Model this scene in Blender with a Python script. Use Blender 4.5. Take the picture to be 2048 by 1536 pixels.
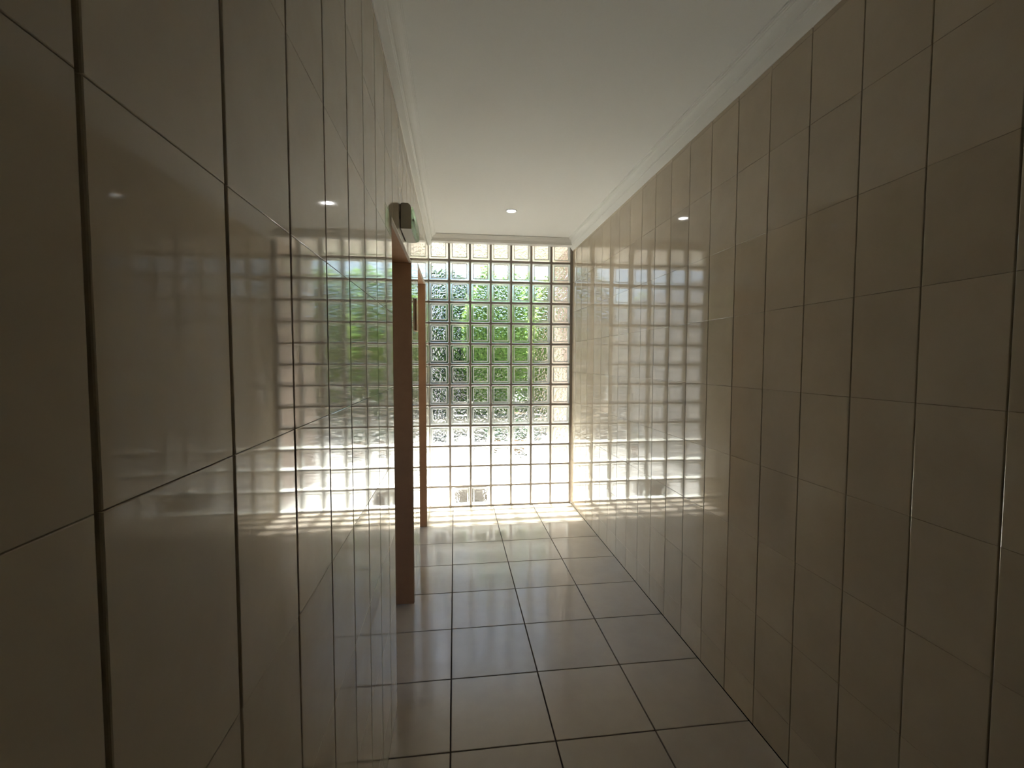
import bpy, bmesh, math, random
from mathutils import Matrix, Vector
random.seed(7)
C = bpy.context.scene.collection
for o in list(bpy.data.objects):
    bpy.data.objects.remove(o)

# ------------------------------------------------------------------ key dimensions (metres)
XL, XR = -0.244, 1.1665          # corridor walls
EYE = 1.4384
YB = 4.405                       # inner face of the glass block wall
ZC = EYE + 1.18                  # ceiling
ZW = EYE + 1.0925                # top of the side wall tiles (underside of cornice)
YN = -6.0                        # end of corridor behind the camera
WT = 0.15                        # partition thickness
OPEN = [(1.851, 2.666, EYE + 0.568), (3.125, 3.923, EYE + 0.660)]   # doorways in left wall: y0, y1, lintel height

# ------------------------------------------------------------------ camera
cam = bpy.data.cameras.new('camera')
cam.sensor_width = 36
cam.lens = 36 * 900.2 / 2048
cam.clip_start = 0.02
co = bpy.data.objects.new('camera', cam)
C.objects.link(co)
co.matrix_world = (Matrix.Translation((0, 0, EYE)) @ Matrix.Rotation(-0.1266, 4, 'Z')
                   @ Matrix.Rotation(math.pi / 2 - 0.0502, 4, 'X') @ Matrix.Rotation(0.0014, 4, 'Z'))
bpy.context.scene.camera = co

# ------------------------------------------------------------------ sky, sun, exposure
SKY, SUN, EXPO = 0.20, 43.0, 1.5
w = bpy.data.worlds.new('sky')
bpy.context.scene.world = w
w.use_nodes = True
nt = w.node_tree
nt.nodes.clear()
sky = nt.nodes.new('ShaderNodeTexSky')
sky.sky_type = 'NISHITA'
sky.sun_disc = False
sky.sun_elevation = math.radians(56)
sky.sun_rotation = math.radians(-8)
sky.dust_density = 1.0
sky.ozone_density = 1.0
bg = nt.nodes.new('ShaderNodeBackground')
bg.inputs['Strength'].default_value = SKY
out = nt.nodes.new('ShaderNodeOutputWorld')
nt.links.new(sky.outputs[0], bg.inputs[0])
nt.links.new(bg.outputs[0], out.inputs[0])

sl = bpy.data.lights.new('sun', 'SUN')
sl.energy = SUN
sl.angle = math.radians(5.0)
sl.color = (1.0, 0.98, 0.94)
so = bpy.data.objects.new('sun', sl)
C.objects.link(so)
so.rotation_euler = Vector((-0.02, 0.55, 0.825)).to_track_quat('Z', 'Y').to_euler()

sc = bpy.context.scene
sc.view_settings.view_transform = 'Standard'
sc.view_settings.look = 'None'
sc.view_settings.gamma = 1.0
sc.view_settings.use_curve_mapping = False
sc.view_settings.exposure = EXPO
cy = sc.cycles
cy.use_denoising = True
cy.max_bounces = 14
cy.diffuse_bounces = 5
cy.glossy_bounces = 6
cy.transmission_bounces = 8
cy.transparent_max_bounces = 12
cy.caustics_refractive = True
cy.caustics_reflective = True
cy.blur_glossy = 0.3
cy.sample_clamp_indirect = 6.0
cy.use_adaptive_sampling = True
cy.adaptive_threshold = 0.02

# ------------------------------------------------------------------ material helpers
def mat(name, col, rough=0.5, spec=0.5, var=None, noise=None, bump=None, metallic=0.0, coat=0.0, rnoise=None, ior=1.45):
    m = bpy.data.materials.new(name)
    m.use_nodes = True
    n = m.node_tree
    b = n.nodes['Principled BSDF']
    b.inputs['Base Color'].default_value = (*col, 1)
    b.inputs['Roughness'].default_value = rough
    b.inputs['Specular IOR Level'].default_value = spec
    b.inputs['Metallic'].default_value = metallic
    b.inputs['Coat Weight'].default_value = coat
    b.inputs['IOR'].default_value = ior
    geo = n.nodes.new('ShaderNodeNewGeometry')
    last = None
    if noise:
        sc_, amt, col2 = noise
        t = n.nodes.new('ShaderNodeTexNoise')
        t.inputs['Scale'].default_value = sc_
        t.inputs['Detail'].default_value = 6
        t.inputs['Roughness'].default_value = 0.62
        n.links.new(geo.outputs['Position'], t.inputs['Vector'])
        r = n.nodes.new('ShaderNodeMapRange')
        r.inputs['From Min'].default_value = 0.35
        r.inputs['From Max'].default_value = 0.7
        r.inputs['To Max'].default_value = amt
        n.links.new(t.outputs['Fac'], r.inputs['Value'])
        mx = n.nodes.new('ShaderNodeMix')
        mx.data_type = 'RGBA'
        mx.inputs[6].default_value = (*col, 1)
        mx.inputs[7].default_value = (*col2, 1)
        n.links.new(r.outputs[0], mx.inputs[0])
        last = mx.outputs[2]
        n.links.new(last, b.inputs['Base Color'])
    if var:
        oi = n.nodes.new('ShaderNodeObjectInfo')
        r = n.nodes.new('ShaderNodeMapRange')
        r.inputs['To Min'].default_value = 1 - var
        r.inputs['To Max'].default_value = 1 + var
        n.links.new(oi.outputs['Random'], r.inputs['Value'])
        h = n.nodes.new('ShaderNodeHueSaturation')
        n.links.new(r.outputs[0], h.inputs['Value'])
        if last:
            n.links.new(last, h.inputs['Color'])
        else:
            h.inputs['Color'].default_value = (*col, 1)
        n.links.new(h.outputs[0], b.inputs['Base Color'])
    if bump:
        sc_, dist, st = bump
        t = n.nodes.new('ShaderNodeTexNoise')
        t.inputs['Scale'].default_value = sc_
        t.inputs['Detail'].default_value = 1.5
        n.links.new(geo.outputs['Position'], t.inputs['Vector'])
        bp = n.nodes.new('ShaderNodeBump')
        bp.inputs['Distance'].default_value = dist
        bp.inputs['Strength'].default_value = st
        n.links.new(t.outputs['Fac'], bp.inputs['Height'])
        n.links.new(bp.outputs[0], b.inputs['Normal'])
    if rnoise:
        sc_, lo, hi = rnoise
        t = n.nodes.new('ShaderNodeTexNoise')
        t.inputs['Scale'].default_value = sc_
        t.inputs['Detail'].default_value = 4
        n.links.new(geo.outputs['Position'], t.inputs['Vector'])
        r = n.nodes.new('ShaderNodeMapRange')
        r.inputs['From Min'].default_value = 0.3
        r.inputs['From Max'].default_value = 0.7
        r.inputs['To Min'].default_value = lo
        r.inputs['To Max'].default_value = hi
        n.links.new(t.outputs['Fac'], r.inputs['Value'])
        n.links.new(r.outputs[0], b.inputs['Roughness'])
    return m

def emis(name, col, s):
    m = bpy.data.materials.new(name)
    m.use_nodes = True
    b = m.node_tree.nodes['Principled BSDF']
    b.inputs['Base Color'].default_value = (*col, 1)
    b.inputs['Emission Color'].default_value = (*col, 1)
    b.inputs['Emission Strength'].default_value = s
    return m

M = {}
M['wall_tile'] = mat('glazed_beige_wall_tile', (0.56, 0.485, 0.37), 0.045, 0.5, var=0.06,
                     noise=(7.0, 0.55, (0.48, 0.40, 0.29)), bump=(5.0, 0.0012, 0.07), ior=1.5)
M['floor_tile'] = mat('satin_beige_floor_tile', (0.46, 0.40, 0.33), 0.2, 0.5, var=0.05,
                      noise=(9.0, 0.5, (0.40, 0.345, 0.28)), bump=(14.0, 0.001, 0.3), rnoise=(4.0, 0.12, 0.18), ior=1.5)
M['grout'] = mat('brown_wall_grout', (0.22, 0.18, 0.135), 0.85, 0.2)
M['floor_grout'] = mat('dark_floor_grout', (0.07, 0.055, 0.045), 0.9, 0.2)
M['mortar'] = mat('grey_block_mortar', (0.38, 0.335, 0.295), 0.8, 0.3, noise=(60, 0.4, (0.30, 0.265, 0.23)))
M['paint'] = mat('white_ceiling_paint', (0.80, 0.80, 0.775), 0.75, 0.3, noise=(2.0, 0.25, (0.77, 0.77, 0.745)))
M['cornice'] = mat('white_cornice_plaster', (0.80, 0.80, 0.77), 0.6, 0.3)
M['room_paint'] = mat('cream_room_paint', (0.50, 0.42, 0.32), 0.8, 0.3)
M['wood'] = mat('brown_varnished_wood', (0.50, 0.295, 0.165), 0.45, 0.4, noise=(18, 0.6, (0.42, 0.24, 0.13)))
M['tile_edge'] = mat('pale_tile_edge_trim', (0.62, 0.56, 0.48), 0.35, 0.5)
M['house_white'] = mat('off_white_plastic', (0.62, 0.58, 0.48), 0.45, 0.5)
M['gap_shade'] = mat('painted_gap_shade', (0.02, 0.015, 0.01), 0.9, 0.1)  # near-black colour standing for the shade behind the wall light
M['metal'] = mat('satin_white_metal_ring', (0.75, 0.75, 0.73), 0.3, 0.5)
M['lamp'] = emis('lit_bulb_face', (1.0, 0.97, 0.93), 14.0)
M['paving'] = mat('pale_concrete_paving', (0.19, 0.185, 0.175), 0.85, 0.2, noise=(3.0, 0.5, (0.15, 0.145, 0.135)))
M['pink_render'] = mat('pinkish_cream_render', (0.44, 0.35, 0.295), 0.9, 0.2, noise=(12.0, 0.4, (0.39, 0.305, 0.25)))
M['grey_render'] = mat('pale_grey_render', (0.76, 0.75, 0.72), 0.9, 0.2, noise=(6.0, 0.4, (0.68, 0.67, 0.64)))
M['planter_wall'] = mat('cream_garden_wall_render', (0.68, 0.62, 0.50), 0.9, 0.2, noise=(5.0, 0.4, (0.6, 0.54, 0.43)))
M['soffit'] = mat('cream_soffit_paint', (0.80, 0.74, 0.67), 0.9, 0.2)
M['soil'] = mat('dark_soil', (0.07, 0.05, 0.035), 0.95, 0.1)
M['stone'] = mat('grey_cast_stone', (0.16, 0.15, 0.14), 0.85, 0.2, noise=(25.0, 0.5, (0.11, 0.105, 0.10)))
M['terracotta'] = mat('weathered_clay_pot', (0.30, 0.17, 0.10), 0.8, 0.2)
M['bark'] = mat('brown_bark', (0.13, 0.09, 0.06), 0.9, 0.1)

def leafmat(name, c1, c2):
    m = bpy.data.materials.new(name)
    m.use_nodes = True
    n = m.node_tree
    n.nodes.clear()
    o = n.nodes.new('ShaderNodeOutputMaterial')
    d = n.nodes.new('ShaderNodeBsdfDiffuse')
    t = n.nodes.new('ShaderNodeBsdfTranslucent')
    mx = n.nodes.new('ShaderNodeMixShader')
    mx.inputs[0].default_value = 0.4
    g = n.nodes.new('ShaderNodeNewGeometry')
    r = n.nodes.new('ShaderNodeMix')
    r.data_type = 'RGBA'
    r.inputs[6].default_value = (*c1, 1)
    r.inputs[7].default_value = (*c2, 1)
    n.links.new(g.outputs['Random Per Island'], r.inputs[0])
    n.links.new(r.outputs[2], d.inputs[0])
    n.links.new(r.outputs[2], t.inputs[0])
    n.links.new(d.outputs[0], mx.inputs[1])
    n.links.new(t.outputs[0], mx.inputs[2])
    n.links.new(mx.outputs[0], o.inputs[0])
    return m
M['leaf_bright'] = leafmat('yellow_green_leaves', (0.12, 0.24, 0.06), (0.30, 0.46, 0.12))
M['leaf_dark'] = leafmat('dark_blue_green_leaves', (0.015, 0.04, 0.025), (0.04, 0.085, 0.05))
M['leaf_pale'] = leafmat('pale_green_leaves', (0.12, 0.19, 0.05), (0.24, 0.30, 0.10))

# wavy glass: every face is part clear transmission, part refraction through the moulded relief
def glassmat(name, scale, dist, rough, clear, tint, ior=1.5):
    m = bpy.data.materials.new(name)
    m.use_nodes = True
    n = m.node_tree
    n.nodes.clear()
    o = n.nodes.new('ShaderNodeOutputMaterial')
    tr = n.nodes.new('ShaderNodeBsdfTransparent')
    tr.inputs[0].default_value = (*tint, 1)
    gl = n.nodes.new('ShaderNodeBsdfGlass')
    gl.inputs['Color'].default_value = (*tint, 1)
    gl.inputs['Roughness'].default_value = rough
    gl.inputs['IOR'].default_value = ior
    mx = n.nodes.new('ShaderNodeMixShader')
    mx.inputs[0].default_value = 1 - clear
    n.links.new(tr.outputs[0], mx.inputs[1])
    n.links.new(gl.outputs[0], mx.inputs[2])
    n.links.new(mx.outputs[0], o.inputs[0])
    if dist:
        tc = n.nodes.new('ShaderNodeTexCoord')
        oi = n.nodes.new('ShaderNodeObjectInfo')
        ad = n.nodes.new('ShaderNodeVectorMath')
        ad.operation = 'MULTIPLY_ADD'
        ad.inputs[1].default_value = (1, 1, 1)
        cb = n.nodes.new('ShaderNodeCombineXYZ')
        mu = n.nodes.new('ShaderNodeMath')
        mu.operation = 'MULTIPLY'
        mu.inputs[1].default_value = 3.0
        n.links.new(oi.outputs['Random'], mu.inputs[0])
        n.links.new(mu.outputs[0], cb.inputs[1])
        n.links.new(tc.outputs['Object'], ad.inputs[0])
        n.links.new(cb.outputs[0], ad.inputs[2])
        t = n.nodes.new('ShaderNodeTexNoise')
        t.inputs['Scale'].default_value = scale
        t.inputs['Detail'].default_value = 1.0
        t.inputs['Distortion'].default_value = 0.6
        n.links.new(ad.outputs[0], t.inputs['Vector'])
        bp = n.nodes.new('ShaderNodeBump')
        bp.inputs['Strength'].default_value = 1.0
        bp.inputs['Distance'].default_value = dist
        n.links.new(t.outputs['Fac'], bp.inputs['Height'])
        n.links.new(bp.outputs[0], gl.inputs['Normal'])
    return m
M['pane'] = glassmat('wavy_block_glass', 42.0, 0.045, 0.0, 0.42, (0.97, 0.985, 0.975), 1.33)
M['pane_clear'] = glassmat('clear_block_glass', 42.0, 0.0, 0.0, 1.0, (0.97, 0.985, 0.975))
M['rim'] = glassmat('smooth_block_rim_glass', 20.0, 0.0, 0.25, 0.5, (0.90, 0.92, 0.90))
M['lens'] = glassmat('clear_ribbed_plastic', 30.0, 0.004, 0.15, 0.35, (0.82, 0.90, 0.82))
M['white_edge'] = mat('white_edge_coating', (0.85, 0.86, 0.84), 0.5, 0.4)
# the coating is thin and lets some light through
_n = M['white_edge'].node_tree
_t = _n.nodes.new('ShaderNodeBsdfTranslucent'); _t.inputs[0].default_value = (0.88, 0.9, 0.88, 1)
_m = _n.nodes.new('ShaderNodeMixShader'); _m.inputs[0].default_value = 0.6
_n.links.new(_n.nodes['Principled BSDF'].outputs[0], _m.inputs[1]); _n.links.new(_t.outputs[0], _m.inputs[2])
_n.links.new(_m.outputs[0], _n.nodes['Material Output'].inputs[0])

# ------------------------------------------------------------------ mesh helpers
def link(name, me, parent=None, loc=None):
    o = bpy.data.objects.new(name, me)
    C.objects.link(o)
    if parent:
        o.parent = parent
    if loc is not None:
        o.location = loc
    return o

def tag(o, label=None, cat=None, group=None, kind=None):
    if label: o['label'] = label
    if cat: o['category'] = cat
    if group: o['group'] = group
    if kind: o['kind'] = kind
    return o

def bm_box(bm, a, b, mi=0):
    x0, y0, z0 = a; x1, y1, z1 = b
    v = [bm.verts.new(p) for p in ((x0, y0, z0), (x1, y0, z0), (x1, y1, z0), (x0, y1, z0), (x0, y0, z1), (x1, y0, z1), (x1, y1, z1), (x0, y1, z1))]
    for f in ((3, 2, 1, 0), (4, 5, 6, 7), (0, 1, 5, 4), (1, 2, 6, 5), (2, 3, 7, 6), (3, 0, 4, 7)):
        fc = bm.faces.new([v[i] for i in f]); fc.material_index = mi

def finish(bm, name, mats, bevel=0, seg=2, smooth=False):
    if bevel:
        bmesh.ops.bevel(bm, geom=bm.edges[:], offset=bevel, segments=seg, affect='EDGES', profile=0.6)
    bmesh.ops.recalc_face_normals(bm, faces=bm.faces[:])
    me = bpy.data.meshes.new(name)
    bm.to_mesh(me); bm.free()
    for m in (mats if isinstance(mats, (list, tuple)) else [mats]):
        me.materials.append(m)
    if smooth:
        for p in me.polygons: p.use_smooth = True
    return me

def boxes(name, lst, m, parent=None, bevel=0, loc=None):
    bm = bmesh.new()
    for a, b in lst: bm_box(bm, a, b)
    return link(name, finish(bm, name, m, bevel), parent, loc)

_tc = {}
def tile_mesh(axis, w, h, t, b, m, bv=None):
    bv = bv or b
    """slab w x h centred at origin, back at n=0, face at n=t, rounded arris; axis maps (u,v,n) to xyz"""
    key = (axis, round(w, 4), round(h, 4), round(t, 4), m.name)
    if key in _tc: return _tc[key]
    rings = [(0, 0, 0), (0, 0, t - b), (0.3 * b, 0.3 * bv, t - 0.3 * b), (b, bv, t)]
    vs, fs = [], []
    for ins, inv, n in rings:
        a, c = w / 2 - ins, h / 2 - inv
        for u, v in ((-a, -c), (a, -c), (a, c), (-a, c)):
            vs.append({'+X': (n, u, v), '-X': (-n, u, v), '+Z': (u, v, n)}[axis])
    for k in range(3):
        for i in range(4):
            j = (i + 1) % 4
            fs.append((k * 4 + i, k * 4 + j, k * 4 + 4 + j, k * 4 + 4 + i))
    fs.append((12, 13, 14, 15))
    fs.append((3, 2, 1, 0))
    if axis == '-X': fs = [f[::-1] for f in fs]
    me = bpy.data.meshes.new('tile')
    me.from_pydata(vs, [], fs)
    me.materials.append(m)
    me.update()
    _tc[key] = me
    return me

def put_tile(parent, axis, u0, u1, v0, v1, base, t, b, m, tilt=0.0009, name='tile', bv=None):
    me = tile_mesh(axis, u1 - u0, v1 - v0, t, b, m, bv)
    u, v = (u0 + u1) / 2, (v0 + v1) / 2
    loc = {'+X': (base, u, v), '-X': (base, u, v), '+Z': (u, v, base)}[axis]
    o = link(name, me, parent, loc)
    r = lambda: random.gauss(0, tilt)
    o.rotation_euler = (0, r(), r()) if axis != '+Z' else (r(), r(), 0)
    return o

# ------------------------------------------------------------------ floor
FX = [XL - 0.60 + 0.0, -0.4192, -0.0226, 0.3740, 0.7706, XR]
floor = boxes('floor', [((-2.3, YN, -0.12), (XR, YB + 0.09, -0.0085))], M['floor_grout'])
tag(floor, 'corridor floor of large square beige tiles with thin dark joints', 'floor', kind='structure')
FD = 0.3852
ys = [YB]
y = 2.7596 + 4 * FD
while y > -0.9:
    ys.append(y); y -= FD
ys.reverse()
J = 0.0027
TH = 0.008
for i in range(len(FX) - 1):
    for k in range(len(ys) - 1):
        if ys[k + 1] - ys[k] < 0.03: continue
        put_tile(floor, '+Z', FX[i] + J, FX[i + 1] - J, ys[k] + J, ys[k + 1] - J, -TH - 0.0003, TH, 0.0015, M['floor_tile'], 0.0006)

# ------------------------------------------------------------------ side walls
TT = 0.009
def seg_boxes():
    x0, x1 = XL - WT, XL - TT
    l = []
    y = YN
    for a, b, h in OPEN:
        l.append(((x0, y, 0), (x1, a, ZC)))
        l.append(((x0, a, h), (x1, b, ZC)))
        y = b
    l.append(((x0, y, 0), (x1, YB + 0.09, ZC)))
    return l
wl = boxes('wall_left', seg_boxes(), M['grout'])
tag(wl, 'glossy beige tiled left wall pierced by two doorways', 'wall', kind='structure')
wr = boxes('wall_right', [((XR + TT, YN, 0), (XR + 0.2, YB + 0.09, ZC))], M['grout'])
tag(wr, 'long glossy beige tiled right wall without openings', 'wall', kind='structure')

def grid(start, step, lo, hi):
    k = math.ceil((lo - start) / step)
    g = [lo]
    while start + k * step < hi - 1e-4:
        v = start + k * step
        if v - g[-1] > 1e-3: g.append(v)
        k += 1
    g.append(hi)
    return g

def wall_tiles(parent, axis, base, yg, zg, holes, j=0.0024, jz=0.0002):
    for a in range(len(yg) - 1):
        for b in range(len(zg) - 1):
            rects = [(yg[a], yg[a + 1], zg[b], zg[b + 1])]
            for hy0, hy1, hz in holes:
                new = []
                for (y0, y1, z0, z1) in rects:
                    if y1 <= hy0 or y0 >= hy1 or z0 >= hz:
                        new.append((y0, y1, z0, z1)); continue
                    if z1 > hz: new.append((y0, y1, hz, z1)); z1 = hz
                    if y0 < hy0: new.append((y0, hy0, z0, z1))
                    if y1 > hy1: new.append((hy1, y1, z0, z1))
                rects = new
            for (y0, y1, z0, z1) in rects:
                if y1 - y0 < 0.012 or z1 - z0 < 0.012: continue
                put_tile(parent, axis, y0 + j, y1 - j, z0 + jz, z1 - jz, base, TT, 0.0018, M['wall_tile'], bv=0.0009)

zg = grid(EYE - 0.1048, 0.2947, 0.001, ZW + 0.012)
wall_tiles(wl, '+X', XL - TT, grid(0.3389, 0.1923, -0.43, YB), zg, OPEN)
wall_tiles(wr, '-X', XR + TT, grid(1.9677, 0.1923, -0.34, YB), zg, [], 0.0014)
for nm, x0, x1, lab in (('wall_front', XL - 2.2, XR + 0.2, 'plain wall closing the corridor behind the viewer'),):
    o = boxes(nm, [((x0, YN - 0.15, -0.12), (x1, YN, ZC + 0.15))], M['wood'])
    tag(o, lab, 'wall', kind='structure')

# rooms behind the two doorways; unseen window gaps added to light the jambs
o = boxes('wall_side', [((-2.45, YN, -0.12), (-2.3, 2.88, 0.9)), ((-2.45, YN, 2.25), (-2.3, 2.88, ZC)), ((-2.45, YN, 0.9), (-2.3, 1.0, 2.25)),
                          ((-2.45, 2.0, 0.9), (-2.3, 2.88, 2.25)), ((-2.45, 2.88, -0.12), (-2.3, YB + 0.09, 0.4)), ((-2.45, 2.88, 2.45), (-2.3, YB + 0.09, ZC)),
                          ((-2.45, 2.88, 0.4), (-2.3, 3.0, 2.45)), ((-2.45, 4.35, 0.4), (-2.3, YB + 0.09, 2.45)),
                          ((-2.3, 0.0, 0), (XL - WT, 0.12, ZC)), ((-2.3, 2.82, 0), (XL - WT, 2.94, ZC)), ((-2.3, YB, 0), (XL - WT, YB + 0.09, ZC))], M['room_paint'])
tag(o, 'cream painted walls of the side rooms beyond the doorways', 'wall', kind='structure')

# ------------------------------------------------------------------ doorway linings
for k, (a, b, h) in enumerate(OPEN):
    e = link('door_%d' % (k + 1), None)
    e.location = (XL - WT / 2, (a + b) / 2, 0)
    tag(e, ('tall open doorway nearer the viewer lined with dark brown boards', 'tall open doorway nearer the glass block wall lined with brown boards')[k], 'doorway', kind='structure')
    t = 0.006
    def jb(name, p, q, m=M['wood']):
        c = Vector(e.location)
        return boxes(name, [(tuple(Vector(p) - c), tuple(Vector(q) - c))], m, e)
    jb('jamb', (XL - WT - 0.004, a, 0), (XL - 0.012, a + t, h - t))
    jb('jamb', (XL - WT - 0.004, b - t, 0), (XL - 0.004, b, h - t))
    jb('door_head', (XL - WT - 0.004, a, h - t), (XL - 0.012, b, h))
    jb('edge_trim', (XL - 0.012, a, h - t), (XL + 0.001, b, h), M['tile_edge'])

# ------------------------------------------------------------------ ceiling
o = boxes('ceiling', [((-2.45, YN - 0.15, ZC), (XR + 0.2, YB + 0.09, ZC + 0.15))], M['paint'])
tag(o, 'flat white painted corridor ceiling', 'ceiling', kind='structure')

# cornice: stepped bead under the ceiling, cove, bead and flat band on the wall  (u = out from wall, d = down from ceiling)
PR = [(0.078, 0.0), (0.078, 0.006), (0.0725, 0.006), (0.0725, 0.0105), (0.067, 0.0125), (0.067, 0.0155), (0.061, 0.0165), (0.053, 0.020),
      (0.046, 0.026), (0.040, 0.034), (0.0365, 0.042), (0.0365, 0.046), (0.031, 0.047), (0.031, 0.0525), (0.0265, 0.0535), (0.021, 0.062),
      (0.014, 0.074), (0.008, 0.083), (0.004, 0.0875), (0.0, 0.0875)]
def cornice(name, place, label, prof=PR):
    bm = bmesh.new()
    ends = []
    pr = prof + [(-0.008, prof[-1][1]), (-0.008, 0.0)]
    for e in (0, 1):
        ends.append([bm.verts.new(place(u, d, e)) for u, d in pr])
    n = len(pr)
    for i in range(n):
        bm.faces.new((ends[0][i], ends[0][(i + 1) % n], ends[1][(i + 1) % n], ends[1][i]))
    bm.faces.new(ends[0]); bm.faces.new(ends[1][::-1])
    o = link(name, finish(bm, name, M['cornice']))
    tag(o, label, 'cornice', kind='structure')
BP = [(0.150, 0.0), (0.150, 0.007), (0.140, 0.009), (0.132, 0.016), (0.122, 0.022), (0.108, 0.027), (0.096, 0.033), (0.096, 0.037), (0.088, 0.039), (0.080, 0.048), (0.078, 0.052), (0.0, 0.052)]
YE = YB
cornice('trim_1', lambda u, d, e: (XL + u, YN if e == 0 else YE, ZC - d), 'white moulded cornice along the top of the left wall')
cornice('trim_2', lambda u, d, e: (XR - u, YN if e == 0 else YE, ZC - d), 'white moulded cornice along the top of the right wall')
cornice('trim_3', lambda u, d, e: (XL + 0.02 if e == 0 else XR - 0.02, YB - u, ZC - d), 'short moulded cornice above the glass block wall', BP)

# ------------------------------------------------------------------ glass block wall
GX0, GZ0, P = -0.2483, EYE + 1.1695, 0.2
NC, NR = 7, 13
bm = bmesh.new()
jw = 0.0085      # half joint
MY0, MY1 = YB + 0.004, YB + 0.056
for i in range(NC + 1):
    x = GX0 + i * P
    a = XL if i == 0 else x - jw
    b = XR if i == NC else x + jw
    if b - a > 0.0005: bm_box(bm, (a, MY0, 0), (b, MY1, ZC))
for j in range(NR + 1):
    z = GZ0 - j * P
    za, zb = z - jw, z + jw
    if j == 0: zb = ZC
    if j == NR: za = -0.0
    for i in range(NC):
        bm_box(bm, (GX0 + i * P + jw if i else XL, MY0, za), (GX0 + (i + 1) * P - jw, MY1, zb))
gw = link('wall_back', finish(bm, 'wall_back', M['mortar']))
tag(gw, 'end wall of wavy square glass blocks in grey mortar with sunlit garden beyond', 'wall', kind='structure')

S = P / 2 - jw + 0.0002   # half block
def rring(s, r, n=4):
    """rounded square outline"""
    pts = []
    for cx, cz, a0 in ((1, 1, 0), (-1, 1, 90), (-1, -1, 180), (1, -1, 270)):
        for k in range(n + 1):
            a = math.radians(a0 + 90 * k / n)
            pts.append((cx * (s - r) + r * math.cos(a), cz * (s - r) + r * math.sin(a)))
    return pts
def loft(secs, mats, name, mis=None, close=True):
    bm = bmesh.new()
    R = [[bm.verts.new((x, y, z)) for x, z in rring(s, r)] for s, r, y in secs]
    n = len(R[0])
    m = len(R)
    rng = range(m) if close else range(m - 1)
    for k in rng:
        for i in range(n):
            f = bm.faces.new((R[k][i], R[k][(i + 1) % n], R[(k + 1) % m][(i + 1) % n], R[(k + 1) % m][i]))
            f.material_index = mis[k] if mis else 0
    return finish(bm, name, mats)
# rim: closed ring of glass, 12 mm thick, moulded bevel, with a white strip on its inner edge
rim_me = loft([(S, 0.012, 0.012), (S, 0.012, 0.005), (S - 0.003, 0.011, 0.001), (S - 0.009, 0.010, 0.0), (S - 0.017, 0.008, 0.002),
               (S - 0.019, 0.007, 0.004), (S - 0.019, 0.007, 0.012)], M['rim'], 'rim')
edge_me = loft([(S - 0.0192, 0.007, 0.003), (S - 0.0245, 0.005, 0.0045), (S - 0.0260, 0.004, 0.008), (S - 0.0260, 0.004, 0.010), (S - 0.0192, 0.007, 0.010)],
               M['white_edge'], 'edge_strip')
shell_me = loft([(S, 0.012, 0.012), (S, 0.012, 0.052), (S - 0.004, 0.012, 0.052), (S - 0.004, 0.012, 0.012)], M['white_edge'], 'shell')
bm = bmesh.new()
s = S - 0.0262
bm_box(bm, (-s, 0.006, -s), (s, 0.014, s))
pane_me = finish(bm, 'pane', [M['pane'], M['pane_clear']])
for p_ in pane_me.polygons:
    p_.material_index = 0 if p_.normal.y < -0.5 else 1
for i in range(NC):
    for j in range(NR):
        c = (GX0 + (i + 0.5) * P, YB, GZ0 - (j + 0.5) * P)
        g = link('glass_block', rim_me, gw, c)
        link('pane', pane_me, g)
        link('edge_strip', edge_me, g)
        link('shell', shell_me, g)

# ------------------------------------------------------------------ recessed downlight
dl = link('recessed_downlight', None, None, (0.4465, 3.568, ZC))
tag(dl, 'small round lit spotlight recessed in the white ceiling', 'light')
def lathe(prof, n=28):
    bm = bmesh.new()
    R = [[bm.verts.new((r * math.cos(2 * math.pi * k / n), r * math.sin(2 * math.pi * k / n), z)) for k in range(n)] for r, z in prof]
    for a in range(len(R) - 1):
        for k in range(n):
            bm.faces.new((R[a][k], R[a][(k + 1) % n], R[a + 1][(k + 1) % n], R[a + 1][k]))
    return bm, R
bm, R = lathe([(0.045, -0.0003), (0.0445, -0.003), (0.041, -0.005), (0.036, -0.0045), (0.032, -0.001), (0.032, -0.0002)])
link('trim_ring', finish(bm, 'ring', M['metal'], smooth=True), dl)
bm, R = lathe([(0.0318, -0.0005), (0.029, -0.003), (0.021, -0.0045), (0.010, -0.005)])
bm.faces.new(R[-1])
link('bulb', finish(bm, 'bulb', M['lamp'], smooth=True), dl)

# ------------------------------------------------------------------ emergency light over the first doorway
ez0, ez1, ey0, ey1 = EYE + 0.605, EYE + 0.722, 2.135, 2.385
em = link('emergency_light', None, None, (XL, ey0, ez0))
tag(em, 'boxy wall light with clear cover mounted above the nearer doorway', 'light')
L, H = ey1 - ey0, ez1 - ez0
def prism(pts, y0, y1, name, m, parent, bevel=0.0):
    bm = bmesh.new()
    A = [bm.verts.new((x, y0, z)) for x, z in pts]
    B = [bm.verts.new((x, y1, z)) for x, z in pts]
    n = len(pts)
    for i in range(n): bm.faces.new((A[i], A[(i + 1) % n], B[(i + 1) % n], B[i]))
    bm.faces.new(A[::-1]); bm.faces.new(B)
    return link(name, finish(bm, name, m, bevel), parent)
prism([(0.003, 0), (0.050, 0), (0.050, H - 0.022), (0.046, H - 0.009), (0.036, H), (0.010, H), (0.003, H - 0.004)], 0, L, 'housing', M['house_white'], em, 0.0012)
boxes('gap_shade_sheet', [((0.0002, 0.006, 0.006), (0.003, L - 0.006, H - 0.006))], M['gap_shade'], em)  # dark sheet painted as the shaded slit between housing and wall
arc = [(0.0503, 0.002), (0.062, 0.004), (0.068, 0.012), (0.0675, H * 0.45), (0.063, H * 0.72), (0.056, H * 0.86), (0.0503, H * 0.84)]
prism(arc, 0.002, L - 0.002, 'clear_cover', M['lens'], em)
bm = bmesh.new()
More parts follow.
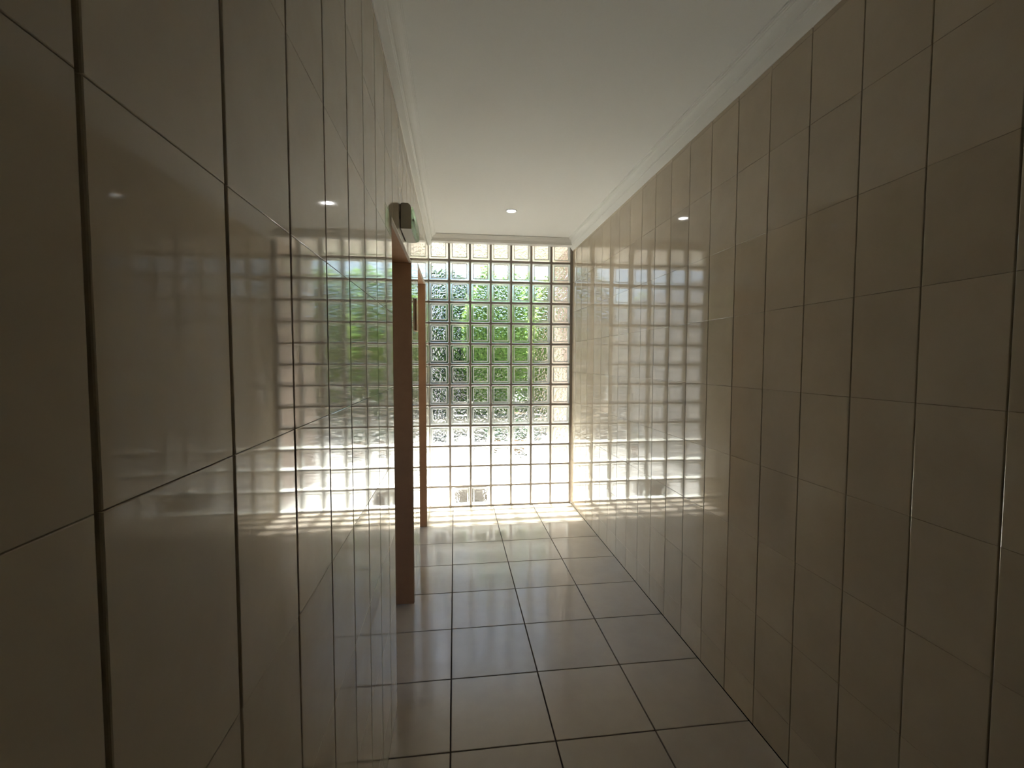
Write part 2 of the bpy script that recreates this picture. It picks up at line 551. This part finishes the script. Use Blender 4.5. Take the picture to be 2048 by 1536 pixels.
bmesh.ops.create_cone(bm, cap_ends=True, segments=14, radius1=0.004, radius2=0.004, depth=L * 0.78, matrix=Matrix.Translation((0.0575, L / 2, H * 0.4)) @ Matrix.Rotation(math.pi / 2, 4, 'X'))
link('lamp_tube', finish(bm, 'lamp_tube', M['house_white']), em)

# small plaque on the wall between the doorways
o = boxes('door_plaque', [((0, 0, 0), (0.011, 0.10, 0.197))], M['wood'], None, 0.0012, (XL + 0.0006, 2.86, EYE + 0.19))
tag(o, 'narrow brown plaque fixed to the tiles between the two doorways', 'sign')

# ------------------------------------------------------------------ garden beyond the glass
YO = YB + 0.09
o = boxes('ground', [((-30, YO + 0.005, -0.20), (30, 60, -0.03))], M['paving'])
tag(o, 'bright sunlit pale paving outside the glass blocks', 'paving', kind='structure')
o = boxes('roof', [((-2.45, YO + 0.002, ZC + 0.03), (XR + 0.5, YO + 1.25, ZC + 0.15))], M['soffit'])
tag(o, 'thin concrete roof overhang above the outside of the glass wall', 'roof', kind='structure')
o = boxes('garden_wall', [((1.215, YO + 0.002, -0.03), (1.42, 5.75, 3.6))], M['pink_render'])
tag(o, 'tall pinkish rendered wall running outward at the right end of the glass', 'wall')
o = boxes('boundary_wall', [((-0.95, YO + 0.002, -0.03), (-0.80, 9.0, 2.5))], M['grey_render'])
tag(o, 'pale grey rendered wall running outward on the left of the garden', 'wall')
pw = link('planter_wall', None, None, (0.6, 9.08, -0.03))
tag(pw, 'low cream wall with coping holding the raised bed of shrubs', 'wall')
boxes('wall_body', [((-3.4, 0, 0), (5.4, 0.14, 0.32))], M['planter_wall'], pw)
boxes('coping', [((-3.42, -0.03, 0.32), (5.42, 0.17, 0.37))], M['paving'], pw, 0.006)
o = boxes('flower_bed', [((-2.8, 9.26, -0.03), (6.0, 13.0, 0.245))], M['soil'])
tag(o, 'raised bed of dark soil behind the low cream wall', 'ground', kind='structure')
o = boxes('stone_trough', [((-0.17, -0.08, 0), (0.17, 0.08, 0.03)), ((-0.17, -0.08, 0.03), (0.17, -0.05, 0.17)), ((-0.17, 0.05, 0.03), (0.17, 0.08, 0.17)),
                            ((-0.17, -0.05, 0.03), (-0.14, 0.05, 0.17)), ((0.14, -0.05, 0.03), (0.17, 0.05, 0.17))], M['stone'], None, 0, (0.165, 4.72, -0.03))
tag(o, 'small grey stone trough standing outside against the bottom row of blocks', 'planter')

def leaves(name, m, n, sampler, size, parent):
    vs, fs = [], []
    for k in range(n):
        p = Vector(sampler())
        d = Vector((random.gauss(0, 1), random.gauss(0, 1), random.gauss(0, 0.7))).normalized()
        s = d.cross(Vector((random.gauss(0, 1), random.gauss(0, 1), random.gauss(0, 1)))).normalized()
        L_ = size * random.uniform(0.7, 1.3)
        b = len(vs)
        vs += [p, p + d * L_ * 0.45 + s * L_ * 0.24, p + d * L_, p + d * L_ * 0.45 - s * L_ * 0.24]
        fs += [(b, b + 1, b + 2, b + 3)]
    me = bpy.data.meshes.new(name)
    me.from_pydata([tuple(v) for v in vs], [], fs)
    me.materials.append(m)
    o = link(name, me, parent)
    o['kind'] = 'stuff'
    return o
def shrub(name, x, y, rx, ry, z0, z1, m, n, size, label):
    e = link(name, None, None, (x, y, z0))
    tag(e, label, 'shrub', 'shrubs in the raised bed')
    h = z1 - z0
    def smp():
        while True:
            a, b, c = random.uniform(-1, 1), random.uniform(-1, 1), random.uniform(-1, 1)
            q = (abs(a) ** 2.6 + abs(b) ** 2.6 + abs(c) ** 2.6)
            if q > 1: continue
            if q < 0.45 and random.random() < 0.75: continue
            w_ = 1 + 0.10 * math.sin(7 * a + 3 * c + x) + 0.08 * math.sin(11 * c + 5 * b)
            return (a * rx * w_, b * ry * w_, h * 0.5 + c * h * 0.5 * w_ + 0.02)
    leaves('foliage', m, n, smp, size, e)
    bm = bmesh.new()
    for k in range(5):
        a = k * 1.3
        top = Vector((rx * 0.5 * math.cos(a), ry * 0.5 * math.sin(a), h * 0.8))
        bot = Vector((0.05 * math.cos(a), 0.05 * math.sin(a), -0.03))
        d = top - bot
        bmesh.ops.create_cone(bm, cap_ends=True, segments=6, radius1=0.03, radius2=0.008, depth=d.length,
                              matrix=Matrix.Translation((top + bot) / 2) @ d.to_track_quat('Z', 'Y').to_matrix().to_4x4())
    link('stem', finish(bm, 'stem', M['bark']), e)
    return e
BZ = 0.29
shrub('shrub', -0.62, 10.15, 0.58, 0.6, BZ, 3.5, M['leaf_dark'], 17000, 0.12, 'dark bluish green shrub seen through the leftmost glass blocks')
shrub('shrub', 0.90, 10.1, 0.64, 0.58, BZ, 3.35, M['leaf_bright'], 24000, 0.09, 'bright yellow green shrub in the middle behind the planter wall')
shrub('shrub', 2.25, 10.1, 0.45, 0.58, BZ, 3.2, M['leaf_pale'], 13000, 0.10, 'pale green shrub beside the pinkish garden wall')
shrub('shrub', -2.15, 10.2, 0.7, 0.6, BZ, 2.9, M['leaf_pale'], 6000, 0.12, 'pale green shrub left of the dark bluish one')
shrub('shrub', 3.7, 10.2, 0.8, 0.6, BZ, 3.1, M['leaf_bright'], 6000, 0.12, 'yellow green shrub hidden mostly behind the pinkish wall')
shrub('shrub', 0.1, 12.0, 0.9, 0.5, BZ, 3.6, M['leaf_dark'], 12000, 0.14, 'dark green shrub in the second row behind the bluish and yellow ones')
shrub('shrub', 2.4, 12.0, 0.9, 0.5, BZ, 3.6, M['leaf_bright'], 12000, 0.14, 'green shrub in the second row behind the pale one')
for k, (x, y, s_) in enumerate(((0.62, 7.3, 1.0), (1.02, 7.15, 1.15), (-0.45, 6.7, 0.8))):
    e = link('potted_plant', None, None, (x, y, -0.03))
    tag(e, ('small dark leafy potted plant in the middle of the sunlit paving', 'largest potted plant on the paving, nearer the pinkish wall', 'smallest potted plant on the paving, beside the grey wall')[k], 'plant', 'pot plants on the paving')
    bm, R = lathe([(0.0, 0.0), (0.075 * s_, 0.0), (0.10 * s_, 0.16 * s_), (0.115 * s_, 0.16 * s_), (0.115 * s_, 0.19 * s_), (0.095 * s_, 0.19 * s_), (0.09 * s_, 0.15 * s_), (0.0, 0.15 * s_)], 16)
    link('pot', finish(bm, 'pot', M['terracotta']), e)
    def smp(s_=s_):
        a, r, c = random.uniform(0, 6.28), random.random() ** 0.5, random.random()
        rr = 0.16 * s_ * math.sin(0.5 + 2.4 * c) * r
        return (rr * math.cos(a), rr * math.sin(a), (0.18 + 0.26 * c) * s_)
    leaves('foliage', M['leaf_dark'], 260, smp, 0.06, e)
